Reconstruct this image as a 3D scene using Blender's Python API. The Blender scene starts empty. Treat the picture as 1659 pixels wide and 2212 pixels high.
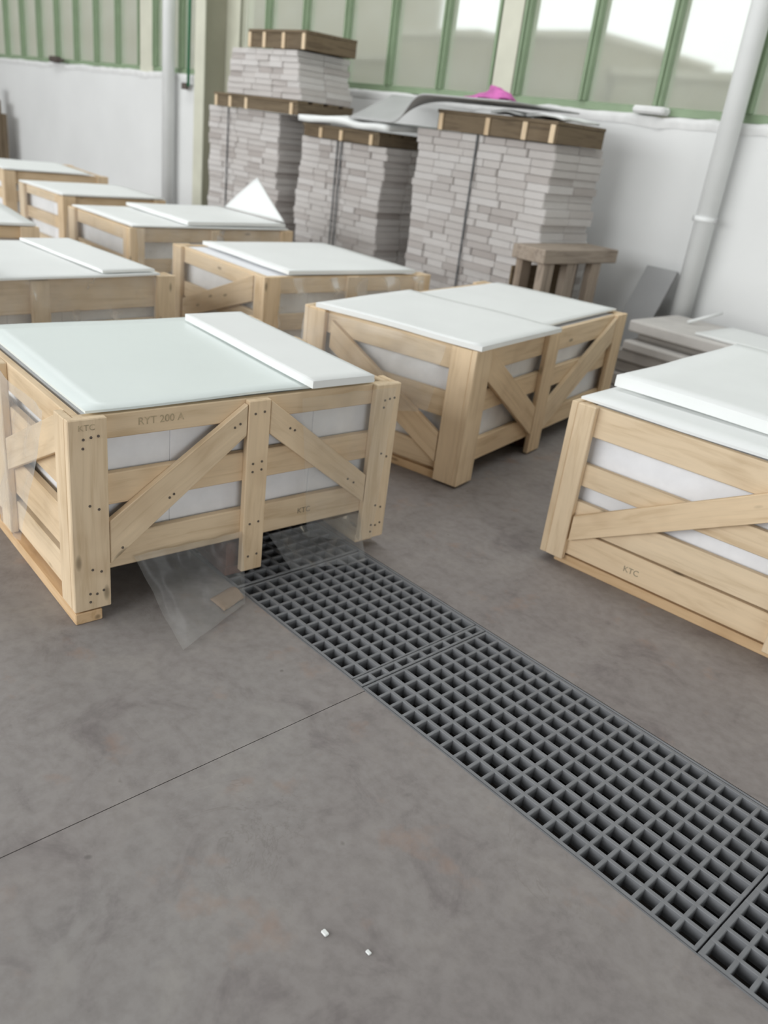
import bpy, bmesh, math, random
from mathutils import Vector, Matrix, noise
random.seed(7)
scn = bpy.context.scene
COL = scn.collection

# ------------------------------------------------------------------ camera
F_PX, YAW, PITCH, ROLL, EYE = 1793.736, 0.77882, 0.43049, 0.12882, 1.55
def make_camera():
    cy, sy, cp, sp = math.cos(YAW), math.sin(YAW), math.cos(PITCH), math.sin(PITCH)
    fwd = Vector((-sy*cp, cy*cp, -sp)); right = Vector((cy, sy, 0)); up = right.cross(fwd)
    cr, sr = math.cos(ROLL), math.sin(ROLL)
    r2 = cr*right + sr*up; u2 = -sr*right + cr*up
    cam = bpy.data.cameras.new('camera'); o = bpy.data.objects.new('camera', cam); COL.objects.link(o)
    m = Matrix((r2, u2, -fwd)).transposed().to_4x4(); m.translation = Vector((0, 0, EYE)); o.matrix_world = m
    cam.sensor_fit = 'VERTICAL'; cam.sensor_height = 36; cam.sensor_width = 27
    cam.lens = F_PX/2212*36; cam.clip_start = .05; cam.clip_end = 300
    cam.dof.use_dof = True; cam.dof.focus_distance = 2.2; cam.dof.aperture_fstop = 2.6
    scn.camera = o
make_camera()

# ------------------------------------------------------------------ world, lights, exposure
w = bpy.data.worlds.new('overcast'); scn.world = w; w.use_nodes = True
bg = w.node_tree.nodes['Background']; bg.inputs[0].default_value = (.93, .96, 1, 1); bg.inputs[1].default_value = 3.5
def area(name, loc, rot, sx, sy, power, col=(.965, .99, 1)):
    l = bpy.data.lights.new(name, 'AREA'); l.shape = 'RECTANGLE'; l.size = sx; l.size_y = sy; l.energy = power; l.color = col
    o = bpy.data.objects.new(name, l); COL.objects.link(o); o.location = loc; o.rotation_euler = rot; return o
area('skylight_near', (-8.5, -2.2, 7.25), (0, 0, 0), 20, 2.0, 70)
area('skylight_far', (-8.5, 3.6, 7.25), (0, 0, 0), 20, 1.6, 740)
area('opposite_windows', (-8.5, -8.7, 3.9), (math.radians(90), 0, 0), 19, 4.6, 3400)
area('side_fill', (7.7, -1.5, 1.9), (0, math.radians(90), 0), 3.6, 5, 430)  # added fill lamp without a real opening, brightens the nearest crate's front
vs = scn.view_settings
vs.view_transform = 'Standard'; vs.look = 'None'; vs.gamma = 1; vs.use_curve_mapping = False; vs.exposure = -.97

# ------------------------------------------------------------------ materials
def new_mat(name):
    m = bpy.data.materials.new(name); m.use_nodes = True
    nt = m.node_tree; return m, nt, nt.nodes['Principled BSDF']
def N(nt, t, **k):
    n = nt.nodes.new(t)
    for a, b in k.items(): setattr(n, a, b)
    return n
def ramp(nt, src, stops):
    r = N(nt, 'ShaderNodeValToRGB'); nt.links.new(src, r.inputs[0])
    e = r.color_ramp.elements
    while len(e) < len(stops): e.new(.5)
    for i, (p, c) in enumerate(stops): e[i].position = p; e[i].color = (*c, 1)
    return r.outputs[0]
def mix(nt, fac, a, b, mode='MIX'):
    m = N(nt, 'ShaderNodeMix', data_type='RGBA', blend_type=mode)
    for sock, v in ((m.inputs[0], fac), (m.inputs[6], a), (m.inputs[7], b)):
        if hasattr(v, 'node'): nt.links.new(v, sock)
        else: sock.default_value = v if isinstance(v, (int, float)) else (*v, 1)
    return m.outputs[2]
def coords(nt, scale=(1, 1, 1), rnd=True):
    tc = N(nt, 'ShaderNodeTexCoord'); mp = N(nt, 'ShaderNodeMapping'); mp.inputs['Scale'].default_value = scale
    if rnd:
        oi = N(nt, 'ShaderNodeObjectInfo'); mu = N(nt, 'ShaderNodeMath', operation='MULTIPLY'); mu.inputs[1].default_value = 57.0
        nt.links.new(oi.outputs['Random'], mu.inputs[0]); cb = N(nt, 'ShaderNodeCombineXYZ')
        for i in range(3): nt.links.new(mu.outputs[0], cb.inputs[i])
        ad = N(nt, 'ShaderNodeVectorMath', operation='ADD'); nt.links.new(tc.outputs['Object'], ad.inputs[0]); nt.links.new(cb.outputs[0], ad.inputs[1])
        nt.links.new(ad.outputs[0], mp.inputs[0])
    else: nt.links.new(tc.outputs['Object'], mp.inputs[0])
    return mp.outputs[0]
def noise_tex(nt, vec, scale, detail=3, rough=.55, dist=0):
    n = N(nt, 'ShaderNodeTexNoise'); nt.links.new(vec, n.inputs['Vector']); n.inputs['Scale'].default_value = scale
    n.inputs['Detail'].default_value = detail; n.inputs['Roughness'].default_value = rough; n.inputs['Distortion'].default_value = dist
    return n.outputs[0]
def bump(nt, b, src, strength, dist=.01):
    bp = N(nt, 'ShaderNodeBump'); bp.inputs['Strength'].default_value = strength; bp.inputs['Distance'].default_value = dist
    nt.links.new(src, bp.inputs['Height']); nt.links.new(bp.outputs[0], b.inputs['Normal'])
MATS = {}
def wood(name, light, dark, knots=True, tint=.25):
    m, nt, b = new_mat(name)
    v = coords(nt, (.9, 11, 11)); g = noise_tex(nt, v, 3.2, 4, .6, .6)
    c = ramp(nt, g, [(.3, dark), (.5, light), (.75, tuple(min(1, x*1.08) for x in light))])
    oi = N(nt, 'ShaderNodeObjectInfo')
    tintc = ramp(nt, oi.outputs['Random'], [(0, (.86, .80, .72)), (.45, (1, 1, 1)), (1, (1.0, .93, .84))])
    c = mix(nt, tint*2.4 if tint*2.4 < 1 else 1, c, tintc, 'MULTIPLY')
    if knots:
        v2 = coords(nt, (3.2, 9, 9)); vo = N(nt, 'ShaderNodeTexVoronoi'); nt.links.new(v2, vo.inputs['Vector']); vo.inputs['Scale'].default_value = 1.0
        k = ramp(nt, vo.outputs['Distance'], [(.0, (1, 1, 1)), (.06, (.7, .7, .7)), (.11, (0, 0, 0))])
        c = mix(nt, k, c, tuple(x*.45 for x in dark))
    v3 = coords(nt, (2, 2, 2)); st = ramp(nt, noise_tex(nt, v3, 2.0, 2), [(.55, (1, 1, 1)), (.8, (.82, .78, .74))])
    c = mix(nt, 1.0, c, st, 'MULTIPLY')
    nt.links.new(c, b.inputs['Base Color']); b.inputs['Roughness'].default_value = .75
    b.inputs['Specular IOR Level'].default_value = .25
    bump(nt, b, g, .15, .004); MATS[name] = m; return m
wood('pine', (.74, .59, .41), (.63, .48, .31))
wood('pine_orange', (.68, .49, .30), (.57, .38, .21))
wood('old_wood', (.17, .13, .085), (.10, .075, .05), False)
wood('grey_wood', (.36, .30, .245), (.22, .18, .15), False)
wood('red_wood', (.16, .075, .055), (.10, .045, .035), False)
def flat(name, col, rough=.6, var=.08, scale=6, spec=.3, metal=0, bmp=0, rnd=True):
    m, nt, b = new_mat(name)
    n = noise_tex(nt, coords(nt, (1, 1, 1), rnd), scale, 4)
    c = ramp(nt, n, [(.3, tuple(x*(1-var) for x in col)), (.7, tuple(min(1, x*(1+var)) for x in col))])
    nt.links.new(c, b.inputs['Base Color']); b.inputs['Roughness'].default_value = rough
    b.inputs['Specular IOR Level'].default_value = spec; b.inputs['Metallic'].default_value = metal
    if bmp: bump(nt, b, n, bmp, .01)
    MATS[name] = m; return m
flat('foam', (.83, .845, .83), .55, .02, 3)
flat('foam_green', (.77, .83, .805), .35, .02, 2, .4)
flat('bundle', (.87, .875, .90), .6, .04, 12, .3, 0, .3)
flat('wall_white', (.77, .775, .765), .85, .035, .9, .1, 0, .05, False)
flat('wall_plain', (.34, .335, .33), .9, .03, 1)
flat('plaster', (.76, .76, .75), .9, .06, 9, .1, 0, .4)
flat('green_paint', (.25, .33, .21), .5, .08, 5)
flat('green_dark', (.045, .20, .10), .5, .05, 5)
flat('cream_paint', (.63, .625, .515), .55, .05, 4)
flat('pipe_white', (.84, .85, .84), .4, .03, 3)
flat('grate_grey', (.20, .205, .215), .6, .1, 14, .35)
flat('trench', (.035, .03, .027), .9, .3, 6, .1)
flat('strap', (.07, .075, .08), .5, .1, 4)
flat('grey_sheet', (.42, .42, .415), .5, .05, 3)
flat('cream_shaded', (.36, .35, .27), .6, .05, 3)  # column web: shade behind the front flange put into its colour
flat('dark_sheet', (.31, .31, .31), .5, .05, 3)
flat('pink', (.60, .15, .43), .6, .3, 9)
flat('nail', (.13, .105, .085), .5, .1, 4)
flat('stamp', (.46, .37, .24), .8, .25, 60)
flat('stamp_dark', (.32, .27, .19), .8, .25, 60)
flat('stone_light', (.60, .575, .545), .8, .08, 5, .15, 0, .2)
flat('stone_mid', (.40, .375, .35), .85, .1, 5, .15, 0, .2)
flat('outside_beige', (.27, .255, .20), .9, .12, .4, .1)
flat('outside_ground', (.42, .40, .35), .9, .1, .3, .1)
flat('cardboard', (.36, .26, .18), .8, .1, 8)
flat('dark_thing', (.10, .08, .07), .7, .3, 4)

def block_mat():
    m, nt, b = new_mat('stack_block')
    oi = N(nt, 'ShaderNodeObjectInfo')
    base = ramp(nt, oi.outputs['Random'], [(0, (.52, .475, .45)), (.2, (.64, .60, .575)), (.6, (.70, .665, .64)), (1, (.75, .72, .70))])
    n = noise_tex(nt, coords(nt, (1, 1, 14)), 5, 4, .65)
    c = mix(nt, 1, base, ramp(nt, n, [(.3, (.80, .78, .76)), (.5, (1, 1, 1))]), 'MULTIPLY')
    nt.links.new(c, b.inputs['Base Color']); b.inputs['Roughness'].default_value = .9; b.inputs['Specular IOR Level'].default_value = .1
    bump(nt, b, n, .5, .02); MATS['stack_block'] = m
block_mat()

def concrete():
    m, nt, b = new_mat('concrete_floor')
    v = coords(nt, (1, 1, 1), False)
    n1 = noise_tex(nt, v, .8, 5, .6, .4); n2 = noise_tex(nt, v, 4.5, 6, .65, .8); n3 = noise_tex(nt, v, 26, 4, .6)
    c = ramp(nt, n1, [(.3, (.228, .205, .198)), (.5, (.268, .245, .235)), (.72, (.29, .275, .264))])
    c = mix(nt, 1, c, ramp(nt, n2, [(.30, (.74, .715, .73)), (.44, (.95, .945, .945)), (.52, (1.0, 1.0, 1.0)), (.70, (1.08, 1.08, 1.06))]), 'MULTIPLY')
    c = mix(nt, .8, c, ramp(nt, n3, [(.3, (.84, .83, .83)), (.6, (1.05, 1.05, 1.05))]), 'MULTIPLY')
    # hairline scuffs: stretched, distorted noise thresholded around its mid value
    mp = N(nt, 'ShaderNodeMapping'); mp.inputs['Scale'].default_value = (1, 1, 1); mp.inputs['Rotation'].default_value = (0, 0, .5)
    nt.links.new(v, mp.inputs[0])
    n4 = noise_tex(nt, mp.outputs[0], 2.6, 5, .7, 1.6)
    line = ramp(nt, n4, [(.485, (0, 0, 0)), (.5, (1, 1, 1)), (.515, (0, 0, 0))])
    msk = ramp(nt, noise_tex(nt, v, 1.9, 3), [(.54, (0, 0, 0)), (.66, (1, 1, 1))])
    c = mix(nt, mix(nt, 1, mix(nt, 1, line, msk, 'MULTIPLY'), (.3, .3, .3), 'MULTIPLY'), c, (.155, .135, .125))
    # dark specks and rusty spots
    sp = ramp(nt, noise_tex(nt, v, 13, 2, .5), [(.735, (0, 0, 0)), (.78, (1, 1, 1))])
    c = mix(nt, mix(nt, 1, sp, (.6, .6, .6), 'MULTIPLY'), c, (.12, .105, .10))
    mp2 = N(nt, 'ShaderNodeMapping'); mp2.inputs['Location'].default_value = (11, 4, 3); nt.links.new(v, mp2.inputs[0])
    ru = ramp(nt, noise_tex(nt, mp2.outputs[0], 5.5, 4, .6), [(.60, (0, 0, 0)), (.72, (1, 1, 1))])
    c = mix(nt, mix(nt, 1, ru, (.4, .4, .4), 'MULTIPLY'), c, (.33, .215, .16))
    nt.links.new(c, b.inputs['Base Color']); b.inputs['Roughness'].default_value = .62; b.inputs['Specular IOR Level'].default_value = .3
    bump(nt, b, n2, .08, .01); MATS['concrete_floor'] = m
concrete()

def pane_mat():
    m, nt, b = new_mat('dirty_pane')
    out = nt.nodes['Material Output']; nt.nodes.remove(b)
    rf = N(nt, 'ShaderNodeBsdfRefraction'); rf.inputs['IOR'].default_value = 1.02; rf.inputs['Roughness'].default_value = .34; rf.inputs['Color'].default_value = (.93, .95, .92, 1)
    tl = N(nt, 'ShaderNodeBsdfTranslucent'); df = N(nt, 'ShaderNodeBsdfDiffuse')
    n = noise_tex(nt, coords(nt, (1, 1, 1), False), 1.3, 4)
    c = ramp(nt, n, [(.3, (.62, .61, .53)), (.7, (.74, .75, .69))])
    nt.links.new(c, tl.inputs[0]); nt.links.new(c, df.inputs[0])
    a = N(nt, 'ShaderNodeMixShader'); a.inputs[0].default_value = .5; nt.links.new(tl.outputs[0], a.inputs[1]); nt.links.new(df.outputs[0], a.inputs[2])
    s = N(nt, 'ShaderNodeMixShader'); s.inputs[0].default_value = .30; nt.links.new(rf.outputs[0], s.inputs[1]); nt.links.new(a.outputs[0], s.inputs[2])
    nt.links.new(s.outputs[0], out.inputs[0]); MATS['dirty_pane'] = m
pane_mat()
def film_mat(name, milk):
    m, nt, b = new_mat(name)
    out = nt.nodes['Material Output']; nt.nodes.remove(b)
    tr = N(nt, 'ShaderNodeBsdfTransparent'); tr.inputs[0].default_value = (.97, .975, .97, 1)
    gl = N(nt, 'ShaderNodeBsdfGlossy'); gl.inputs['Roughness'].default_value = .28
    df = N(nt, 'ShaderNodeBsdfDiffuse'); df.inputs[0].default_value = (.85, .86, .86, 1)
    fr = N(nt, 'ShaderNodeFresnel'); fr.inputs[0].default_value = 1.45
    s1 = N(nt, 'ShaderNodeMixShader'); fm = N(nt, 'ShaderNodeMath', operation='MULTIPLY'); fm.inputs[1].default_value = .55; nt.links.new(fr.outputs[0], fm.inputs[0]); nt.links.new(fm.outputs[0], s1.inputs[0]); nt.links.new(tr.outputs[0], s1.inputs[1]); nt.links.new(gl.outputs[0], s1.inputs[2])
    n = noise_tex(nt, coords(nt, (1, 1, 1)), 7, 3)
    mk = N(nt, 'ShaderNodeMath', operation='MULTIPLY'); nt.links.new(n, mk.inputs[0]); mk.inputs[1].default_value = milk*2
    s2 = N(nt, 'ShaderNodeMixShader'); nt.links.new(mk.outputs[0], s2.inputs[0]); nt.links.new(s1.outputs[0], s2.inputs[1]); nt.links.new(df.outputs[0], s2.inputs[2])
    nt.links.new(s2.outputs[0], out.inputs[0]); MATS[name] = m
film_mat('film', .08); film_mat('film_side', .15); film_mat('film_milky', .15)

# ------------------------------------------------------------------ helpers
def link(name, mesh, mat=None, parent=None, M=None):
    o = bpy.data.objects.new(name, mesh); COL.objects.link(o)
    if mat and mesh is not None and not mesh.materials: mesh.materials.append(MATS[mat])
    if parent: o.parent = parent
    if M is not None: o.matrix_local = M
    return o
def tag(o, label, cat, group=None):
    o['label'] = label; o['category'] = cat
    if group: o['group'] = group
    return o
def struct(o): o['kind'] = 'structure'; return o
def empty(name, loc, rz=0):
    o = bpy.data.objects.new(name, None); COL.objects.link(o); o.location = loc; o.rotation_euler = (0, 0, rz); o.empty_display_size = .1; return o
CACHE = {}
def box_mesh(sx, sy, sz, mat, bev=.003):
    key = (round(sx, 3), round(sy, 3), round(sz, 3), mat, bev)
    if key in CACHE: return CACHE[key]
    bm = bmesh.new(); bmesh.ops.create_cube(bm, size=1); bmesh.ops.scale(bm, vec=(sx, sy, sz), verts=bm.verts)
    if bev: bmesh.ops.bevel(bm, geom=bm.edges[:], offset=min(bev, .3*min(sx, sy, sz)), segments=1, affect='EDGES')
    me = bpy.data.meshes.new('box'); bm.to_mesh(me); bm.free(); me.materials.append(MATS[mat]); CACHE[key] = me; return me
def box(name, x0, x1, y0, y1, z0, z1, mat, parent=None, bev=.003, rot=None):
    """axis aligned box; long side becomes the mesh's own X axis so the grain follows it"""
    d = (x1-x0, y1-y0, z1-z0); c = Vector(((x0+x1)/2, (y0+y1)/2, (z0+z1)/2))
    i = max(range(3), key=lambda k: d[k])
    if i == 0: R = Matrix.Identity(3); s = d
    elif i == 1: R = Matrix(((0, -1, 0), (1, 0, 0), (0, 0, 1))); s = (d[1], d[0], d[2])
    else: R = Matrix(((0, 0, -1), (0, 1, 0), (1, 0, 0))); s = (d[2], d[1], d[0])
    M = Matrix.Translation(c) @ ((rot.to_matrix() if rot else Matrix.Identity(3)) @ R).to_4x4()
    return link(name, box_mesh(*s, mat, bev), None, parent, M)
def prism(name, pts, n, thick, mat, parent=None):
    """planar quad pts (Vectors, ccw) extruded by thick along -n; own X axis along first edge midline"""
    a = (pts[0]+pts[3])/2; b_ = (pts[1]+pts[2])/2
    X = (b_-a).normalized(); Z = n.normalized(); Y = Z.cross(X); C = sum(pts, Vector())/4
    R = Matrix((X, Y, Z)).transposed(); Ri = R.transposed()
    loc = [Ri @ (p-C) for p in pts]
    bm = bmesh.new(); top = [bm.verts.new(p) for p in loc]; bot = [bm.verts.new(p-Vector((0, 0, thick))) for p in loc]
    bm.faces.new(top); bm.faces.new(bot[::-1])
    k = len(pts)
    for i in range(k): bm.faces.new((top[i], bot[i], bot[(i+1) % k], top[(i+1) % k]))
    bmesh.ops.recalc_face_normals(bm, faces=bm.faces)
    bmesh.ops.bevel(bm, geom=bm.edges[:], offset=.002, segments=1, affect='EDGES')
    me = bpy.data.meshes.new(name); bm.to_mesh(me); bm.free()
    M = R.to_4x4(); M.translation = C
    return link(name, me, mat, parent, M)
def tube(name, pts, r, mat, parent=None, seg=16):
    bm = bmesh.new(); rings = []
    pts = [Vector(p) for p in pts]
    for i, p in enumerate(pts):
        d = (pts[min(i+1, len(pts)-1)]-pts[max(i-1, 0)]).normalized()
        u = d.cross(Vector((0, 1, .01))).normalized() if abs(d.y) < .9 else d.cross(Vector((1, 0, 0))).normalized(); v = d.cross(u)
        rings.append([bm.verts.new(p+r*(math.cos(t)*u+math.sin(t)*v)) for t in [2*math.pi*k/seg for k in range(seg)]])
    for a, b_ in zip(rings, rings[1:]):
        for k in range(seg): bm.faces.new((a[k], a[(k+1) % seg], b_[(k+1) % seg], b_[k])).smooth = True
    bm.faces.new(rings[0][::-1]); bm.faces.new(rings[-1])
    bmesh.ops.recalc_face_normals(bm, faces=bm.faces)
    me = bpy.data.meshes.new(name); bm.to_mesh(me); bm.free(); return link(name, me, mat, parent)
def sheet(name, fn, nu, nv, mat, thick=0, parent=None):
    """grid surface fn(u,v)->Vector, optional thickness along its vertex normals"""
    bm = bmesh.new(); g = [[bm.verts.new(fn(i/nu, j/nv)) for j in range(nv+1)] for i in range(nu+1)]
    for i in range(nu):
        for j in range(nv): bm.faces.new((g[i][j], g[i+1][j], g[i+1][j+1], g[i][j+1])).smooth = True
    bm.normal_update()
    if thick: bmesh.ops.solidify(bm, geom=bm.faces[:], thickness=thick)
    bmesh.ops.recalc_face_normals(bm, faces=bm.faces)
    me = bpy.data.meshes.new(name); bm.to_mesh(me); bm.free(); return link(name, me, mat, parent)
def text_mesh(s, size, mat):
    cu = bpy.data.curves.new('t', 'FONT'); cu.body = s; cu.size = size; cu.extrude = .0004
    o = bpy.data.objects.new('t', cu); COL.objects.link(o)
    dg = bpy.context.evaluated_depsgraph_get(); me = bpy.data.meshes.new_from_object(o.evaluated_get(dg))
    bpy.data.objects.remove(o); bpy.data.curves.remove(cu)
    me.materials.clear(); me.materials.append(MATS[mat]); return me

# ------------------------------------------------------------------ floor with drain trench and saw-cut joint
GY0, GY1 = 1.478, 2.073
JX = -1.442
def floor():
    bm = bmesh.new()
    def quad(*p): bm.faces.new([bm.verts.new(q) for q in p])
    X0, X1, Y0, Y1 = -22, 8, -9, 6.75
    def flat_(x0, x1, y0, y1, z=0): quad((x0, y0, z), (x1, y0, z), (x1, y1, z), (x0, y1, z))
    g = .0013
    flat_(X0, JX-g, Y0, GY0); flat_(JX+g, X1, Y0, GY0); flat_(X0, X1, GY1, Y1)
    flat_(JX-g, JX+g, Y0, GY0, -.012)
    quad((JX-g, Y0, 0), (JX-g, GY0, 0), (JX-g, GY0, -.012), (JX-g, Y0, -.012)); quad((JX+g, Y0, 0), (JX+g, Y0, -.012), (JX+g, GY0, -.012), (JX+g, GY0, 0))
    n = len(bm.faces)
    D = -.42
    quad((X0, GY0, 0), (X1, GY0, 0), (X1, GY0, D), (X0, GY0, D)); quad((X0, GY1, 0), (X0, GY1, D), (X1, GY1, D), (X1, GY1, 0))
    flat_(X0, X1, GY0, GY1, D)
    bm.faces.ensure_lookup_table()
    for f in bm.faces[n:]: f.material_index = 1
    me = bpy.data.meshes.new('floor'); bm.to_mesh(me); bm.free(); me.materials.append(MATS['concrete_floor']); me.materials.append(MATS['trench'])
    struct(link('floor', me))
floor()
struct(box('ceiling', -22, 8, -9, 6.75, 7.4, 7.6, 'wall_plain', None, 0))
struct(box('wall_left', -22.2, -22, -9, 6.75, 0, 7.4, 'wall_plain', None, 0))
struct(box('wall_right', 8, 8.2, -9, 6.75, 0, 7.4, 'wall_plain', None, 0))
struct(box('wall_front', -22, 8, -9.2, -9, 0, 7.4, 'wall_plain', None, 0))
WY = 6.5
SILL = 1.87
struct(box('wall_back', -22, 8, WY, WY+.25, 0, SILL, 'wall_white', None, 0))
struct(box('wall_back_upper', -22, 8, WY, WY+.25, 5.2, 7.4, 'wall_white', None, 0))
# uneven plaster ledge along the sill
def ledge(u, v):
    x = -22+30*u; k = noise.noise(Vector((x*1.9, 3, 0)))*.022+noise.noise(Vector((x*7, 9, 0)))*.012
    prof = [(-.003, -.06), (-.010, -.02), (-.008, .012), (.05, .022), (.2, .022)]
    p = prof[round(v*4)]
    return Vector((x, WY+p[0]-abs(k)*.5, SILL+p[1]+k))
struct(sheet('trim_1', ledge, 420, 4, 'plaster'))

# windows: bays between cream posts
def bay(n, x0, x1, mull, thin=()):
    z0, z1 = SILL, 5.2
    e = struct(empty('window_%d' % n, (0, 0, 0)))
    box('bottom_rail', x0, x1, WY+.05, WY+.15, z0+.022, z0+.085, 'green_paint', e)
    box('top_rail', x0, x1, WY+.05, WY+.15, z1-.07, z1, 'green_paint', e)
    for x in mull:
        hw = .016 if x in thin else .036
        box('mullion', x-hw, x+hw, WY+.025, WY+.15, z0+.085, z1-.07, 'green_paint', e)
        if x not in thin: box('glazing_bar', x-.012, x+.012, WY+.002, WY+.025, z0+.085, z1-.07, 'green_paint', e)
    xs = [x0]+list(mull)+[x1]
    for a, b_ in zip(xs, xs[1:]):
        if b_-a > .12: box('pane', a+.02, b_-.02, WY+.085, WY+.09, z0+.07, z1-.05, 'dirty_pane', e, 0)
bay(1, -21.9, -12.56, [-21.34, -20.6, -19.87, -19.13, -18.4, -17.67, -16.92, -16.19, -15.45, -14.72, -14.0, -13.28, -12.62], (-12.62,))
bay(2, -12.2, -10.32, [-12.14, -11.42, -10.74])
bay(3, -9.95, -5.77, [-9.42, -8.69, -7.95, -7.22, -6.47, -5.80], (-5.80,))
bay(4, -5.53, .98, [-5.48, -4.74, -4.01, -3.26, -2.53, -1.8, -1.06, -.33, .4, .94])
bay(5, 1.25, 7.9, [1.3+.735*i for i in range(9)])
for i, (a, b_) in enumerate(((-12.56, -12.2), (-10.32, -9.95), (-5.77, -5.53), (.98, 1.25))):
    struct(box('trim_%d' % (i+2), a, b_, WY+.03, WY+.2, SILL, 5.2, 'cream_paint', None, .004))

# outside: ground and low sheds seen blurred through the glazing
struct(box('outside_ground', -80, 40, 7.0, 90, -.6, -.4, 'outside_ground', None, 0))
for x0, x1, y, h, lab in ((-70, -26, 22, 9.5, 'far beige shed blurred behind the leftmost panes'), (-25, -14.6, 14, 3.3, 'beige shed blurred behind the panes over the tall stack'),
                          (-14.4, -11.9, 13, 3.65, 'beige shed blurred behind the panes left of the pink rag'), (-11.8, -10.0, 14, 3.8, 'beige shed blurred behind the pane right of the cream post'),
                          (-9.9, -2.0, 14.5, 3.3, 'long low beige shed blurred behind the rightmost panes')):
    e = empty('shed', ((x0+x1)/2, y, -.4)); tag(e, lab, 'building')
    box('wall', -(x1-x0)/2, (x1-x0)/2, 0, 4, 0, h, 'outside_beige', e)
    box('roof', -(x1-x0)/2-.04, (x1-x0)/2+.04, -.1, 4.1, h, h+.12, 'outside_ground', e)

# steel column in front of the wall
e = tag(empty('steel_column', (-10.2, 6.3, 0)), 'cream steel beam column beside the tallest stone stack', 'column')
box('flange', -.12, .1, -.2, -.18, 0, 7.4, 'cream_paint', e); box('web', -.02, 0, -.18, .17, 0, 7.4, 'cream_shaded', e)
box('flange', -.12, .28, .17, .19, 0, 7.4, 'cream_paint', e)
# pipes
def pipe(x, y, r, lab, clamps):
    e = tag(empty('downpipe', (x, y, 0)), lab, 'pipe')
    tube('pipe', [(0, 0, 0), (0, 0, 7.4)], r, 'pipe_white', e, 24)
    for z in clamps:
        c = tube('clamp', [(0, 0, z-.02), (0, 0, z+.02)], r+.008, 'pipe_white', e, 24)
        for s in (-1, 1): box('bolt', s*(r+.005)-.018, s*(r+.005)+.018, -.02, .02, z-.018, z+.018, 'grey_sheet', c)
    return e
pipe(-3.27, 6.38, .078, 'white downpipe on the wall beside the leaning grey board', (1.2, 4))
pipe(-11.45, 6.37, .082, 'white downpipe on the wall left of the cream column', (3.4,))
e = tag(empty('green_hose', (-11.0, 6.42, 0)), 'thin dark green hose hanging between downpipe and column', 'hose')
tube('hose', [(0, 0, 7.3), (.01, 0, 5), (0, 0, 3), (-.01, 0, 1.74)], .02, 'green_dark', e, 10)
box('nozzle', -.16, -.03, -.02, .02, 1.7, 1.78, 'dark_thing', e)
box('conduit', -.3, -.27, .04, .07, 0, 7.3, 'pipe_white', tag(empty('wall_conduit', (-10.5, 6.4, 0)), 'slim pale conduit on the wall just left of the column', 'conduit'))
tag(box('plaster_lump', -4.17, -3.88, 6.44, 6.56, 1.893, 1.95, 'plaster', None, .02), 'pale plaster lump on the sill above the leaning grey board', 'plaster')
e = tag(empty('sill_tool', (-15.3, 6.45, 1.89)), 'small dark object lying on the sill at far left', 'tool')
box('body', -.2, .1, -.05, .05, 0, .09, 'dark_thing', e, .02); box('grip', .1, .3, -.02, .02, .02, .06, 'dark_thing', e, .01)
e = tag(empty('plank_bunch', (-17.45, 6.2, 0)), 'dark brown boards leaning on the wall at the far left', 'boards')
for i in range(3): box('board', -.3+i*.2, -.12+i*.2, 0+.02*i, .03+.02*i, 0, 1.4-.22*i, 'old_wood', e, .003)

# ------------------------------------------------------------------ drain grates
PX_, PY_ = .0536, (GY1-GY0-.03)/10
def grate(x0, x1, ncell, endbar, label):
    e = tag(empty('floor_grate', ((x0+x1)/2, (GY0+GY1)/2, -.04)), label, 'grate', 'drain grate panels')
    hx = (x1-x0)/2; hy = (GY1-GY0)/2-.008
    pit = (x1-x0-2*endbar)/ncell
    for j in range(11):
        y = -hy+.007+(2*hy-.014)*j/10; box('long_bar', -hx, hx, y-.006, y+.006, 0, .038, 'grate_grey', e, .0015)
    for i in range(ncell+1):
        x = -hx+endbar+pit*i; wd = .0055
        a, b_ = x-wd, x+wd
        if i == 0: a, b_ = -hx, -hx+endbar
        if i == ncell: a, b_ = hx-endbar, hx
        box('cross_bar', a, b_, -hy+.001, hy-.001, .002, .0375, 'grate_grey', e, .0015)
# seams measured on the floor: -1.50 (double bar) and -0.325 (wide bar)
L = PX_
grate(-2.73, -2.155, 10, .012, 'dark grey grate panel lying in shade under the nearest crate')
grate(-2.145, -1.512, 12, .008, 'dark grey drain grate panel in front of the nearest crate')
grate(-1.462, -.338, 21, .010, 'long dark grey drain grate panel in the middle of the channel')
grate(-.334, .80, 21, .014, 'dark grey drain grate panel at the lower right corner')
e = tag(empty('grate_bridge', (-1.487, (GY0+GY1)/2, -.04)), 'narrow grey bar strip at the seam between two grate panels', 'grate')
hy = (GY1-GY0)/2-.008
for x in (-.018, .016): box('cross_bar', x-.005, x+.005, -hy, hy, .002, .0375, 'grate_grey', e, .0015)
for j in range(11):
    y = -hy+.007+(2*hy-.014)*j/10; box('long_bar', -.0225, .0215, y-.006, y+.006, 0, .038, 'grate_grey', e, .0015)
tag(box('channel_edge', -22, 8, GY0, GY0+.007, -.045, -.001, 'grate_grey', None, .001), 'grey steel angle along the near edge of the drain', 'edging')
tag(box('channel_edge', -22, 8, GY1-.007, GY1, -.045, -.001, 'grate_grey', None, .001), 'grey steel angle along the far edge of the drain', 'edging')
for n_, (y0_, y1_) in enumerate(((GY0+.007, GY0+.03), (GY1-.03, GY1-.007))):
    tag(box('grate_bearer', -22, 8, y0_, y1_, -.075, -.0405, 'trench', None, .001), ('steel bearer under the near edge of the drain grates', 'steel bearer under the far edge of the drain grates')[n_], 'bearer')

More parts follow.
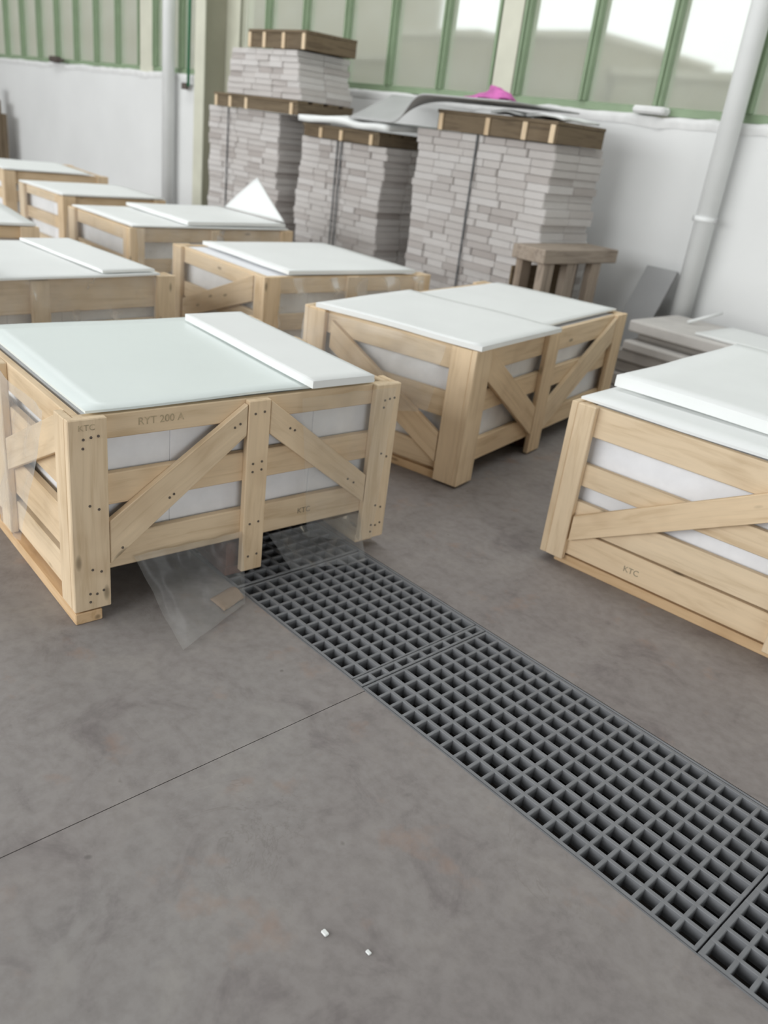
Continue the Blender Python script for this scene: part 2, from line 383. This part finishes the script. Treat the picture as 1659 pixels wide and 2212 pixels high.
# ------------------------------------------------------------------ crates
T = .028
def vquad(face, s0, za0, zb0, s1, za1, zb1, d, w_):
    """brace quad on a face: vertical cuts at s0 and s1 (position along the face)"""
    if face == 'front': P = lambda s, z: Vector((-.003, s, z)); n = Vector((1, 0, 0))
    else: P = lambda s, z: Vector((s, .003, z)); n = Vector((0, -1, 0))
    return [P(s0, za0), P(s1, za1), P(s1, zb1), P(s0, zb0)], n
def crate(key, o, ya, w_, d, zt, label, pw=.118, cw=.085, cpost=(), rails=((.165, .28), (.39, .495), (.61, .69)), srails=None,
          fbr=(), sbr=(), scp=(), skids=True, bundle='', zb=.045, detail=True, spw=None):
    e = tag(empty('pine_crate', (*o, 0), ya), label, 'crate', 'pine crates of tiles')
    srails = srails or rails; spw = spw or pw*.72
    r_ = .69/zt
    P = 'pine'
    # front and back faces
    for x0, x1, rx0, rx1 in ((-T, 0, -2*T, -T), (-d, -d+T, -d+T, -d+2*T)):
        for y0, y1 in ((0, pw), (w_-pw, w_)): box('post', x0, x1, y0, y1, zb, zt, P, e)
        for (y0, y1) in cpost: box('post', x0, x1, y0, y1, zb-.004, zt-.004, P, e)
        for a, b_ in rails: box('rail', rx0, rx1, T, w_-T, a/r_, min(b_/r_, zt-.003), P, e)
    # side faces
    for y0, y1, ry0, ry1 in ((0, T, T, 2*T), (w_-T, w_, w_-2*T, w_-T)):
        for x0, x1 in ((-T-spw, -T), (-d+T, -d+T+spw)): box('side_post', x0, x1, y0, y1, zb, zt-.002, P, e)
        for x0, x1 in scp: box('side_post', x0, x1, y0, y1, zb, zt-.004, P, e)
        for a, b_ in srails: box('side_rail', -d+2*T, -2*T, ry0, ry1, a/r_, min(b_/r_, zt-.004), P, e)
    for q in fbr: pts, n = vquad('front', *q, d, w_); prism('brace', pts, n, T-.004, P, e)
    for q in sbr: pts, n = vquad('side', *q, d, w_); prism('brace', pts, n, T-.004, P, e)
    # base
    low = zb < .04; sk = .04
    ys = (T+.002 if low else 0.0, w_/2-.06, w_-.09-(T+.002 if low else 0))
    for i, y in enumerate(ys):
        mat = ('pine_orange', 'red_wood', 'pine')[i]; bm_ = ('pine', 'red_wood', 'pine')[i]
        x1 = (-2*T if low else .0, -.06, -.06)[i]
        box('skid', -d+(2*T if low else .01), x1-.0005, y+.001, y+.088, 0, sk, mat, e)
        box('bearer', -d+2*T, -2*T-.002, max(y, 2*T)+.001, min(y+.088, w_-2*T), sk, .135, bm_, e)
    for i in range(5):
        x = -d+2*T+.02+(d-4*T-.14)*i/4; box('deck_board', x, x+.1, 2*T+.002, w_-2*T-.002, .135, .155, 'pine', e)
    # contents, a thing of its own
    b = tag(empty('tile_bundle', Matrix.Translation((*o, 0)) @ Matrix.Rotation(ya, 4, 'Z') @ Vector((-d/2, w_/2, .155)), ya), bundle, 'tile bundle', 'foam-wrapped tile bundles')
    nb = 4; bw = (w_-4*T-.03)/nb
    for i in range(nb):
        y = -(w_-4*T-.03)/2+i*bw
        box('wrapped_pack', -(d-4*T-.02)/2, (d-4*T-.02)/2, y+.0004, y+bw-.0004, 0, zt-.155-.012, 'bundle', b, .002)
    return e
def at(o, ya, z): return Matrix.Translation((*o, z)) @ Matrix.Rotation(ya, 4, 'Z')
def foam(o, ya, z, x0, x1, y0, y1, th, label, mat='foam', wav=.004, tilt=0, skew=0):
    """slightly wavy foam board lying on a crate, its own thickness"""
    sd = random.random()*50
    cx, cy = (x0+x1)/2, (y0+y1)/2
    def fn(u, v):
        x = x0+(x1-x0)*u; y = y0+(y1-y0)*v+skew*(u-.5)
        return Vector((x-cx, y-cy, th+wav*(noise.noise(Vector((x*2.2+sd, y*2.2, 0)))+.9)))
    s = sheet('foam_sheet', fn, 14, 14, mat, 0)
    me = s.data; bm = bmesh.new(); bm.from_mesh(me)
    r = bmesh.ops.extrude_face_region(bm, geom=bm.faces[:])
    for v in [g for g in r['geom'] if isinstance(g, bmesh.types.BMVert)]: v.co.z -= th
    bmesh.ops.recalc_face_normals(bm, faces=bm.faces)
    for f in bm.faces: f.smooth = abs(f.normal.z) > .7
    bm.to_mesh(me); bm.free()
    s.matrix_world = at(o, ya, z) @ Matrix.Translation((cx, cy, 0)) @ Matrix.Rotation(tilt, 4, 'Y')
    return tag(s, label, 'foam sheet')
def film(o, ya, P, label, nu=26, nv=26, amp=.012, fr=6, mat='film'):
    """crumpled plastic film: bilinear patch P (4 corners, local) with folds along v"""
    sd = (sum(map(ord, label))*.37) % 90
    A, B, C_, D_ = [Vector(p) for p in P]
    n = (B-A).cross(D_-A).normalized()
    def fn(u, v):
        p = (A*(1-u)+B*u)*(1-v)+(D_*(1-u)+C_*u)*v
        k = noise.noise(Vector((u*fr+sd, v*fr*.35, 0)))+.5*noise.noise(Vector((u*fr*2.3, v*fr*1.1+sd, 4)))
        return p+n*amp*k*1.6
    s = sheet('plastic_film', fn, nu, nv, mat)
    s.matrix_world = at(o, ya, 0); return tag(s, label, 'plastic film')

A = ((-2.211, .918), -.055)
ca = crate('A', *A, 1.26, 1.10, .69, 'nearest pine crate, its front posts standing over the drain grate',
      pw=.118, cpost=((.60, .685),), srails=((.055, .17), (.20, .345), (.415, .53), (.585, .69)),
      fbr=((.121, .195, .345, .597, .565, .675), (.688, .56, .68, 1.139, .215, .33)),
      sbr=((-.62, .30, .42, -.112, .555, .675),), scp=((-.72, -.625),), bundle='white wrapped tile packs inside the nearest pine crate')
# nail heads, stamps
def nails(parent, pts):
    bm = bmesh.new()
    for x, y, z in pts: bmesh.ops.create_cone(bm, cap_ends=True, segments=8, radius1=.0048, radius2=.0042, depth=.003, matrix=Matrix.Translation((x, y, z)) @ Matrix.Rotation(math.pi/2, 4, 'Y'))
    me = bpy.data.meshes.new('nail_heads'); bm.to_mesh(me); bm.free(); o = link('nail_heads', me, 'nail', parent); o['kind'] = 'stuff'
pts = []
for y0 in (0, 1.142):
    for y, z in ((.045, .628), (.068, .632), (.090, .634), (.043, .600), (.058, .412), (.086, .396), (.060, .190), (.088, .178), (.050, .105), (.072, .100), (.094, .108), (.050, .075)): pts.append((.0005, y0+y, z))
for z in (.64, .46, .43, .23, .10): pts += [(.0005, .625, z), (.0005, .66, z+.004)]
for y, z in ((.16, .245), (.32, .39), (.335, .40), (.55, .60), (.57, .61), (.77, .57), (.79, .56), (1.05, .33), (1.08, .31)): pts.append((-.0025, y, z))
nails(ca, pts)
def stamp(parent, s, size, M, mat='stamp'): return link('stamp', text_mesh(s, size, mat), None, parent, M)
RF = Matrix(((0, 0, 1), (1, 0, 0), (0, 1, 0))).to_4x4()      # text facing +x
RS = Matrix(((1, 0, 0), (0, 0, -1), (0, 1, 0))).to_4x4()     # text facing -y
stamp(ca, 'RYT 200 A', .034, Matrix.Translation((-T+.0008, .225, .642)) @ RF)
stamp(ca, 'KTC', .03, Matrix.Translation((-T+.0008, .845, .215)) @ RF, 'stamp_dark')
stamp(ca, 'KTC', .026, Matrix.Translation((.0008, .03, .655)) @ RF)
foam(*A, .693, -1.055, -.03, .065, 1.15, .008, 'greenish white glassy sheet covering the nearest crate', 'foam_green', .004)
foam(*A, .7095, -.98, .02, .85, 1.12, .026, 'thick white foam board on the right side of the nearest crate', 'foam', .003, 0, -.03)
film(*A, [(-.08, -.035, .70), (-.80, -.035, .70), (-.95, -.05, .14), (-.34, -.045, .16)], 'clear film hanging over the left side of the nearest crate', amp=.016, fr=4, mat='film_side')
film(*A, [(.012, .80, .68), (.012, 1.22, .68), (.05, 1.16, .06), (.03, .86, .14)], 'clear film clinging to the front right of the nearest crate', amp=.008, fr=5)
film(*A, [(-.01, .20, .20), (-.01, .60, .20), (.15, .53, .012), (.30, .22, .012)], 'crumpled clear film spilling onto the floor under the nearest crate', amp=.013, fr=4, mat='film')
film(*A, [(-.02, .72, .16), (-.02, 1.14, .16), (.10, 1.10, .012), (.03, .80, .012)], 'clear film hanging over the grate under the nearest crate', amp=.006, fr=6)

B = ((-2.391, 2.89), .198)
cb = crate('B', *B, 1.854, 1.04, .685, 'long pine crate in the middle with crossed braces, behind the grate',
      pw=.15, cpost=((.76, .90),), rails=((.10, .215), (.36, .47), (.565, .685)), srails=((.06, .17), (.33, .455), (.57, .685)),
      fbr=((.153, .52, .67, .757, .12, .28), (.903, .12, .28, 1.70, .52, .67)), sbr=((-.86, .50, .64, -.145, .10, .25),), bundle='white wrapped tile packs inside the long middle crate', spw=.11, zb=.012)
foam(*B, .688, -.95, .03, -.02, .82, .022, 'thick white foam board overhanging the middle crate corner', 'foam', .006)
foam(*B, .688, -.92, -.07, .83, 1.83, .010, 'thin white foam sheet on the far half of the middle crate', 'foam', .004)
film(*B, [(-.15, -.03, .68), (-1.02, -.03, .68), (-1.0, -.05, .15), (-.2, -.04, .35)], 'milky film over the left side of the middle crate', amp=.018, fr=5, mat='film_milky')

Cc = ((.212, 2.878), .09)
cc = crate('C', *Cc, 1.75, 1.95, .685, 'pine crate cut off by the right edge with a low slanting brace',
      pw=.11, cpost=((.80, .90),), rails=((.175, .29), (.357, .45), (.565, .685)), srails=((.05, .165), (.175, .29), (.357, .45), (.565, .685)),
      sbr=((-1.835, .12, .23, -1.018, .55, .665), (-.928, .55, .665, -.13, .12, .23)), scp=((-1.015, -.93),), bundle='white wrapped tile packs inside the right-hand crate', spw=.078, zb=.03)
stamp(cc, 'KTC', .034, Matrix.Translation((-1.59, T-.0006, .085)) @ RS, 'stamp_dark')
foam(*Cc, .688, -1.93, -.03, .03, 1.70, .010, 'white foam sheet at the bottom of the pair on the right-hand crate', 'foam', .004)
foam(*Cc, .7065, -1.92, -.0, .27, 1.58, .045, 'thick white foam board on top of the right-hand crate', 'foam', .006)

D = ((-4.107, 1.122), .045)
crate('D', *D, 1.25, 1.06, .685, 'pine crate behind the nearest one, cut off by the left edge', cpost=((.45, .54),), rails=((.165, .28), (.36, .46), (.52, .69)),
      bundle='white wrapped tile packs inside the crate behind the nearest one')
foam(*D, .688, -1.02, .02, .02, 1.14, .010, 'white foam sheet on the crate behind the nearest one', 'foam', .005)
foam(*D, .7065, -1.0, .05, -.05, .27, .030, 'thick white foam board at the left edge of the photo', 'foam', .004)
foam(*D, .7065, -.98, .0, .82, 1.12, .012, 'narrow white foam strip on the crate behind the nearest one', 'foam', .004)
film(*D, [(.012, .1, .69), (.012, 1.12, .69), (.05, 1.08, .1), (.05, .1, .1)], 'milky streaked film over the front of the crate behind the nearest one', amp=.02, fr=9, mat='film_milky')

E_ = ((-4.06, 2.887), -.041)
crate('E', *E_, 1.33, 1.14, .685, 'pine crate between the nearest crate and the middle stone stack', rails=((.165, .28), (.36, .46), (.585, .69)), cpost=((.62, .71),),
      sbr=((-1.0, .22, .35, -.13, .52, .67),), bundle='white wrapped tile packs inside the crate before the middle stone stack')
foam(*E_, .688, -1.06, -.02, .18, 1.20, .022, 'white foam board on the crate before the middle stone stack', 'foam', .005)
film(*E_, [(-.05, -.025, .68), (-1.1, -.025, .68), (-1.1, -.05, .12), (-.05, -.04, .12)], 'clear film on the left side of the crate before the middle stack', amp=.006, fr=4, mat='film')
film(*E_, [(.015, .1, .68), (.015, 1.25, .68), (.04, 1.25, .12), (.04, .1, .12)], 'milky film on the front of the crate before the middle stack', amp=.015, fr=8, mat='film_milky')

F_ = ((-5.851, 2.954), -.02)
crate('F', *F_, 1.45, 1.10, .68, 'pine crate carrying a turned-up white foam corner', rails=((.165, .28), (.36, .46), (.585, .69)), cpost=((.68, .76),),
      bundle='white wrapped tile packs inside the crate with the turned-up foam')
foam(*F_, .683, -1.07, -.0, .02, 1.40, .010, 'thin white foam sheet on the crate with the turned-up foam', 'foam', .004)
foam(*F_, .7015, -1.06, -.02, .48, 1.38, .024, 'thick white foam board on the crate with the turned-up foam', 'foam', .006)
film(*F_, [(-.0, -.025, .68), (-1.05, -.025, .68), (-1.05, -.06, .05), (-.0, -.04, .05)], 'clear film on the left side of the crate with turned-up foam', amp=.006, fr=4, mat='film')
film(*F_, [(.015, .05, .68), (.015, 1.3, .68), (.06, 1.3, .08), (.06, .05, .08)], 'milky film on the front of the crate with turned-up foam', amp=.02, fr=8, mat='film_milky')
# turned-up foam corner
def flap(name, pts, th, label, n=10, bend=.05):
    a, b_, c_ = [Vector(p) for p in pts]           # a,b on the base, c the tip
    nrm = (b_-a).cross(c_-a).normalized()
    bm = bmesh.new(); rows = []
    for i in range(n+1):
        t = i/n; rows.append([bm.verts.new((a*(1-t)+c_*t)*(1-s)+(b_*(1-t)+c_*t)*s+nrm*bend*math.sin(math.pi*t)) for s in ([j/(n-i) for j in range(n-i+1)] if i < n else [0])])
    for i in range(n):
        r0, r1 = rows[i], rows[i+1]
        for j in range(len(r0)-1):
            bm.faces.new((r0[j], r0[j+1], r1[j])).smooth = True
            if j+1 < len(r1): bm.faces.new((r0[j+1], r1[j+1], r1[j])).smooth = True
    bm.normal_update(); bmesh.ops.solidify(bm, geom=bm.faces[:], thickness=th); bmesh.ops.recalc_face_normals(bm, faces=bm.faces)
    me = bpy.data.meshes.new(name); bm.to_mesh(me); bm.free(); return tag(link(name, me, 'foam'), label, 'foam sheet')
flap('foam_flap', [(-6.78, 4.34, .739), (-5.90, 4.36, .739), (-6.44, 4.44, 1.03)], .012, 'white foam sheet corner turned up like a triangle', bend=.006)

G = ((-7.56, 3.19), .0)
crate('G', *G, 1.0, .99, .68, 'pine crate behind the turned-up foam crate, near the left edge', bundle='white wrapped tile packs inside the crate near the left wall')
foam(*G, .683, -.98, -.0, .0, .99, .014, 'white foam sheet on the crate near the left edge', 'foam', .004)
film(*G, [(-.1, -.025, .68), (-.95, -.025, .68), (-.95, -.06, .05), (-.1, -.04, .05)], 'clear film on the left side of the crate near the left edge', amp=.006, fr=4, mat='film')
Hh = ((-9.4, 3.36), -.1)
crate('H', *Hh, 1.09, 1.25, .70, 'farthest pine crate before the white wall at left', bundle='white wrapped tile packs inside the farthest crate', rails=((.165, .28), (.39, .495), (.56, .69)))
foam(*Hh, .703, -1.2, -.0, .0, .9, .012, 'white foam sheet on the farthest pine crate', 'foam', .004)
I_ = ((-5.963, 1.044), -.129)
crate('I', *I_, 1.25, 1.12, .68, 'pine crate of which only a corner shows at the left edge', bundle='white wrapped tile packs inside the corner crate at the left edge')
foam(*I_, .683, -1.1, -.0, .02, 1.23, .016, 'white foam sheet corner showing at the left edge', 'foam', .004)

# ------------------------------------------------------------------ stone stacks against the wall
UB = None
def unit_block(mat):
    me = box_mesh(1, 1, 1, mat, .035); return me
def stack(o, w_, d, z0, z1, label, lh=.056, nx=5, strap_y=(), lean=0, seed=0, group='stacks of thin stone blocks', zbase=0, taper=0, straps_front=None, pallet_h=.12):
    rnd = random.Random(seed)
    e = tag(empty('stone_stack', (*o, zbase)), label, 'stone stack', group)
    # base pallet
    if pallet_h:
        for i in range(3): box('pallet_block', -.01+i*(w_-.12)/2, .11+i*(w_-.12)/2, .02, d-.02, 0, pallet_h-.022, 'grey_wood', e)
        for i in range(4): box('pallet_plank', -.02, w_+.02, .01+i*(d-.14)/3, .13+i*(d-.14)/3, pallet_h-.022, pallet_h, 'grey_wood', e)
    n = int(round((z1-z0)/lh)); h = (z1-z0)/n
    me = unit_block('stack_block')
    sh = 0
    for i in range(n):
        z = z0+i*h
        sh += rnd.uniform(-.012, .012); sh *= .9
        tp = taper*i/n
        x = sh+lean*i/n+rnd.uniform(-.012, .012)+tp; X1 = w_+sh+lean*i/n+rnd.uniform(-.015, .015)-tp
        cuts = sorted([x+(X1-x)*(k+rnd.uniform(-.25, .25))/nx for k in range(1, nx)])
        xs = [x]+cuts+[X1]
        for k, (a, b_) in enumerate(zip(xs, xs[1:])):
            dy = rnd.uniform(-.008, .012)
            for (ya, yb) in ((dy, d*.5), (d*.5, d+rnd.uniform(-.015, .015))):
                if ya > .1 and 0 < k < nx-1 and i < n-1: continue    # inner back pieces nobody sees
                ob = link('block', me, None, e); ob.scale = (b_-a-.0015, yb-ya-.002, h-.0012); ob.location = ((a+b_)/2, (ya+yb)/2, z+h/2)
    for sx in strap_y:
        st = box('strap', sx-.008, sx+.008, -.018, -.014, .0, z1+.001, 'strap', e, 0)
    return e
stack((-8.85, 5.42), 1.32, .70, .12, 1.555, 'left lower stone stack beside the cream column', strap_y=(.42,), seed=1, nx=5)
stack((-7.16, 5.42), 1.24, .64, .12, 1.39, 'middle stone stack under the white sheet', strap_y=(.60, .66), seed=2, nx=5)
stack((-5.50, 5.40), 1.45, .64, .12, 1.585, 'right-hand stone stack with a wooden pallet on top', strap_y=(.68,), seed=3, nx=6)

def pallet(o, w_, d, h, label, blocks, mat='old_wood', bmat='grey_wood', planks=4, group='wooden pallets on the stone stacks'):
    e = tag(empty('pallet', o), label, 'pallet', group)
    for i in range(planks):
        y = i*(d-.14)/(planks-1); box('top_plank', 0, w_, y, y+.13, h-.025, h, mat, e)
    for y in (.012, d/2-.015, d-.045): box('stringer', .005, w_-.031, y, y+.03, 0, h-.0255, mat, e)
    for x0 in (.004, ): box('end_board', w_-.03, w_-.004, .012, d-.012, 0, h-.0255, mat, e)
    for x in blocks: box('spacer', x-.022, x+.022, -.004, .011, -.0, h-.026, 'pine', e)
    return e
pallet((-8.66, 5.36, 1.558), 1.5, .72, .13, 'dark pallet between the two tiers of the tall stone stack', (.05, .32, .62, 1.4))
e = stack((-8.48, 5.40), 1.30, .66, 0, .43, 'upper stone stack on the tall left pile', seed=5, nx=5, zbase=1.690, pallet_h=0, taper=.10)
pallet((-8.08, 5.38, 2.125), .96, .64, .16, 'brown pallet crowning the tallest stone pile', (.03, .28, .60, .92), planks=5)
pallet((-7.05, 5.36, 1.393), 1.1, .60, .115, 'dark pallet under the white sheet on the middle stack', (.28, .58, 1.0))
pallet((-5.25, 5.34, 1.588), 1.22, .62, .15, 'brown pallet on the right-hand stone stack', (.05, .55, .92, 1.18), planks=5)

# white foam and grey sheet bridging the middle and right stacks
def white_fn(u, v):
    x = -7.0+1.25*u; y = 5.26+.75*v
    return Vector((x, y, 1.572+.03*v+.01*noise.noise(Vector((x*4, y*3, 1)))+.03*max(0, 1-abs(u-.42)*4)*max(0, 1-abs(v-.2)*3)))
tag(sheet('foam_sheet', white_fn, 24, 14, 'foam', .05), 'crumpled white foam sheet on the middle stone stack', 'foam sheet')
def grey_fn(u, v):
    # u along the wall, v toward the wall: low and sloping over the middle stack, rising onto the right stack's pallet
    x = -6.25+2.0*u
    s = min(1, max(0, (x+5.72+.35*v)/.62)); s = s*s*(3-2*s)
    y = 5.25-.22*s+(.95+.1*s)*v
    z = (1.60+.25*v)*(1-s)+(1.825+.012*v)*s
    return Vector((x-.5*v*(1-s*.7), y, z))
tag(sheet('grey_board_sheet', grey_fn, 36, 16, 'grey_sheet', .012), 'bent grey sheet bridging the middle and right stone stacks', 'sheet')
def pink_fn(u, v):
    a = 2*math.pi*u; r = .02+.98*v
    x = -5.18+.27*r*math.cos(a)*(1+.2*noise.noise(Vector((math.cos(a)*2, math.sin(a)*2, 3)))); y = 5.85+.12*r*math.sin(a)
    return Vector((x, y, 1.862+.01*math.cos(a)+.085*(1-r*r)*(.7+.4*math.cos(a))+.02*noise.noise(Vector((x*14, y*14, 0)))))
tag(sheet('pink_rag', pink_fn, 28, 8, 'pink', .006), 'bright pink rag lying on the bent grey sheet', 'rag')
for i, (x, y, w_, lab) in enumerate(((-4.75, 5.42, .30, 'left'), (-4.42, 5.44, .36, 'right'))):
    def fn(u, v, x=x, y=y, w_=w_, i=i): 
        px = x+w_*u; py = y+.45*v
        return Vector((px, py, 1.77+.008*noise.noise(Vector((px*9, py*9, i*5.0)))+.015*math.sin(math.pi*u)))
    tag(sheet('foam_scrap', fn, 14, 10, 'foam', .02), '%s white foam scrap on the pallet of the right stack' % lab, 'foam scrap')
# foam offcut leaning on the right-hand stack, seen over the middle crate
flap('foam_offcut', [(-4.35, 5.02, .012), (-4.03, 5.02, .012), (-4.03, 5.36, .735)], .02, 'white foam offcut peeking up behind the middle crate', bend=0)

# small wooden rack beside the right-hand stack
e = tag(empty('wooden_rack', (-4.0, 5.05, 0)), 'grey wooden rack with three legs beside the right stone stack', 'rack')
box('top_board', 0, .30, -.02, .92, .80, .90, 'grey_wood', e, .006)
for y in (.02, .30, .62): box('leg', .22, .285, y, y+.12, 0, .80, 'grey_wood', e, .004)
for y in (.02, .62): box('leg', .02, .08, y, y+.12, 0, .80, 'grey_wood', e, .004)
box('shelf', .02, .285, .0, .76, .18, .22, 'old_wood', e); box('back_board', .0, .018, .0, .76, .22, .74, 'old_wood', e)
# grey board leaning on the wall
def lean_board():
    e = tag(empty('leaning_board', (-3.52, 5.93, 0)), 'grey board leaning on the wall beside the right downpipe', 'board')
    box('board', -.14, .14, -.0, .02, 0, .90, 'dark_sheet', e, .003).matrix_local = Matrix.Translation((0, .22, .40)) @ Matrix.Rotation(math.radians(-31), 4, 'X') @ Matrix.Rotation(math.radians(-90), 4, 'Y')
    return e
lean_board()
# low pile of slabs by the right downpipe
z = 0
labs = ['bottom', 'second', 'third', 'fourth', 'fifth', 'topmost']
for i, (x0, x1, y0, y1, th, mat) in enumerate(((-3.30, -1.2, 5.52, 6.26, .10, 'stone_mid'), (-3.26, -1.25, 5.55, 6.27, .09, 'stone_mid'), (-3.28, -1.2, 5.53, 6.25, .085, 'stone_mid'),
                                               (-3.22, -1.2, 5.52, 6.26, .07, 'stone_light'), (-3.18, -1.22, 5.64, 6.24, .055, 'stone_mid'), (-3.24, -1.15, 5.58, 6.27, .085, 'stone_light'))):
    o = box('slab', x0, x1, y0, y1, z, z+th, mat, None, .012); tag(o, '%s slab of the low pile under the right downpipe' % labs[i], 'slab', 'slabs in the low pile'); z += th+.0005
foam((-2.2, 5.6), 0, z+.0005, -.55, .9, .05, .62, .014, 'white sheet lying on the low slab pile', 'foam', .006)
tag(tube('white_stick', [(-3.0, 6.0, z+.012), (-2.86, 6.22, z+.10)], .012, 'foam', None, 8), 'short white stick on the low slab pile', 'stick')
def scrap_fn(u, v):
    return Vector((-2.13+.09*u-.03*v, 1.36+.10*v, .004+.03*math.sin(3*u)*v*(1-v*.3)+.008*noise.noise(Vector((u*5, v*5, 2)))*u))
tag(sheet('cardboard_scrap', scrap_fn, 8, 8, 'cardboard', .003), 'crumpled brown scrap on the floor beside the clear film', 'scrap')
# chips on the floor
for i, (x, y, s, m_) in enumerate(((-.863, .861, .008, 'foam'), (-.773, .905, .006, 'foam'))):
    o = box('stone_chip', x-s, x+s, y-s*.7, y+s*.7, 0, s*.7, m_, None, .002); tag(o, ('larger white chip on the concrete floor', 'smaller white chip on the concrete floor')[i], 'chip')
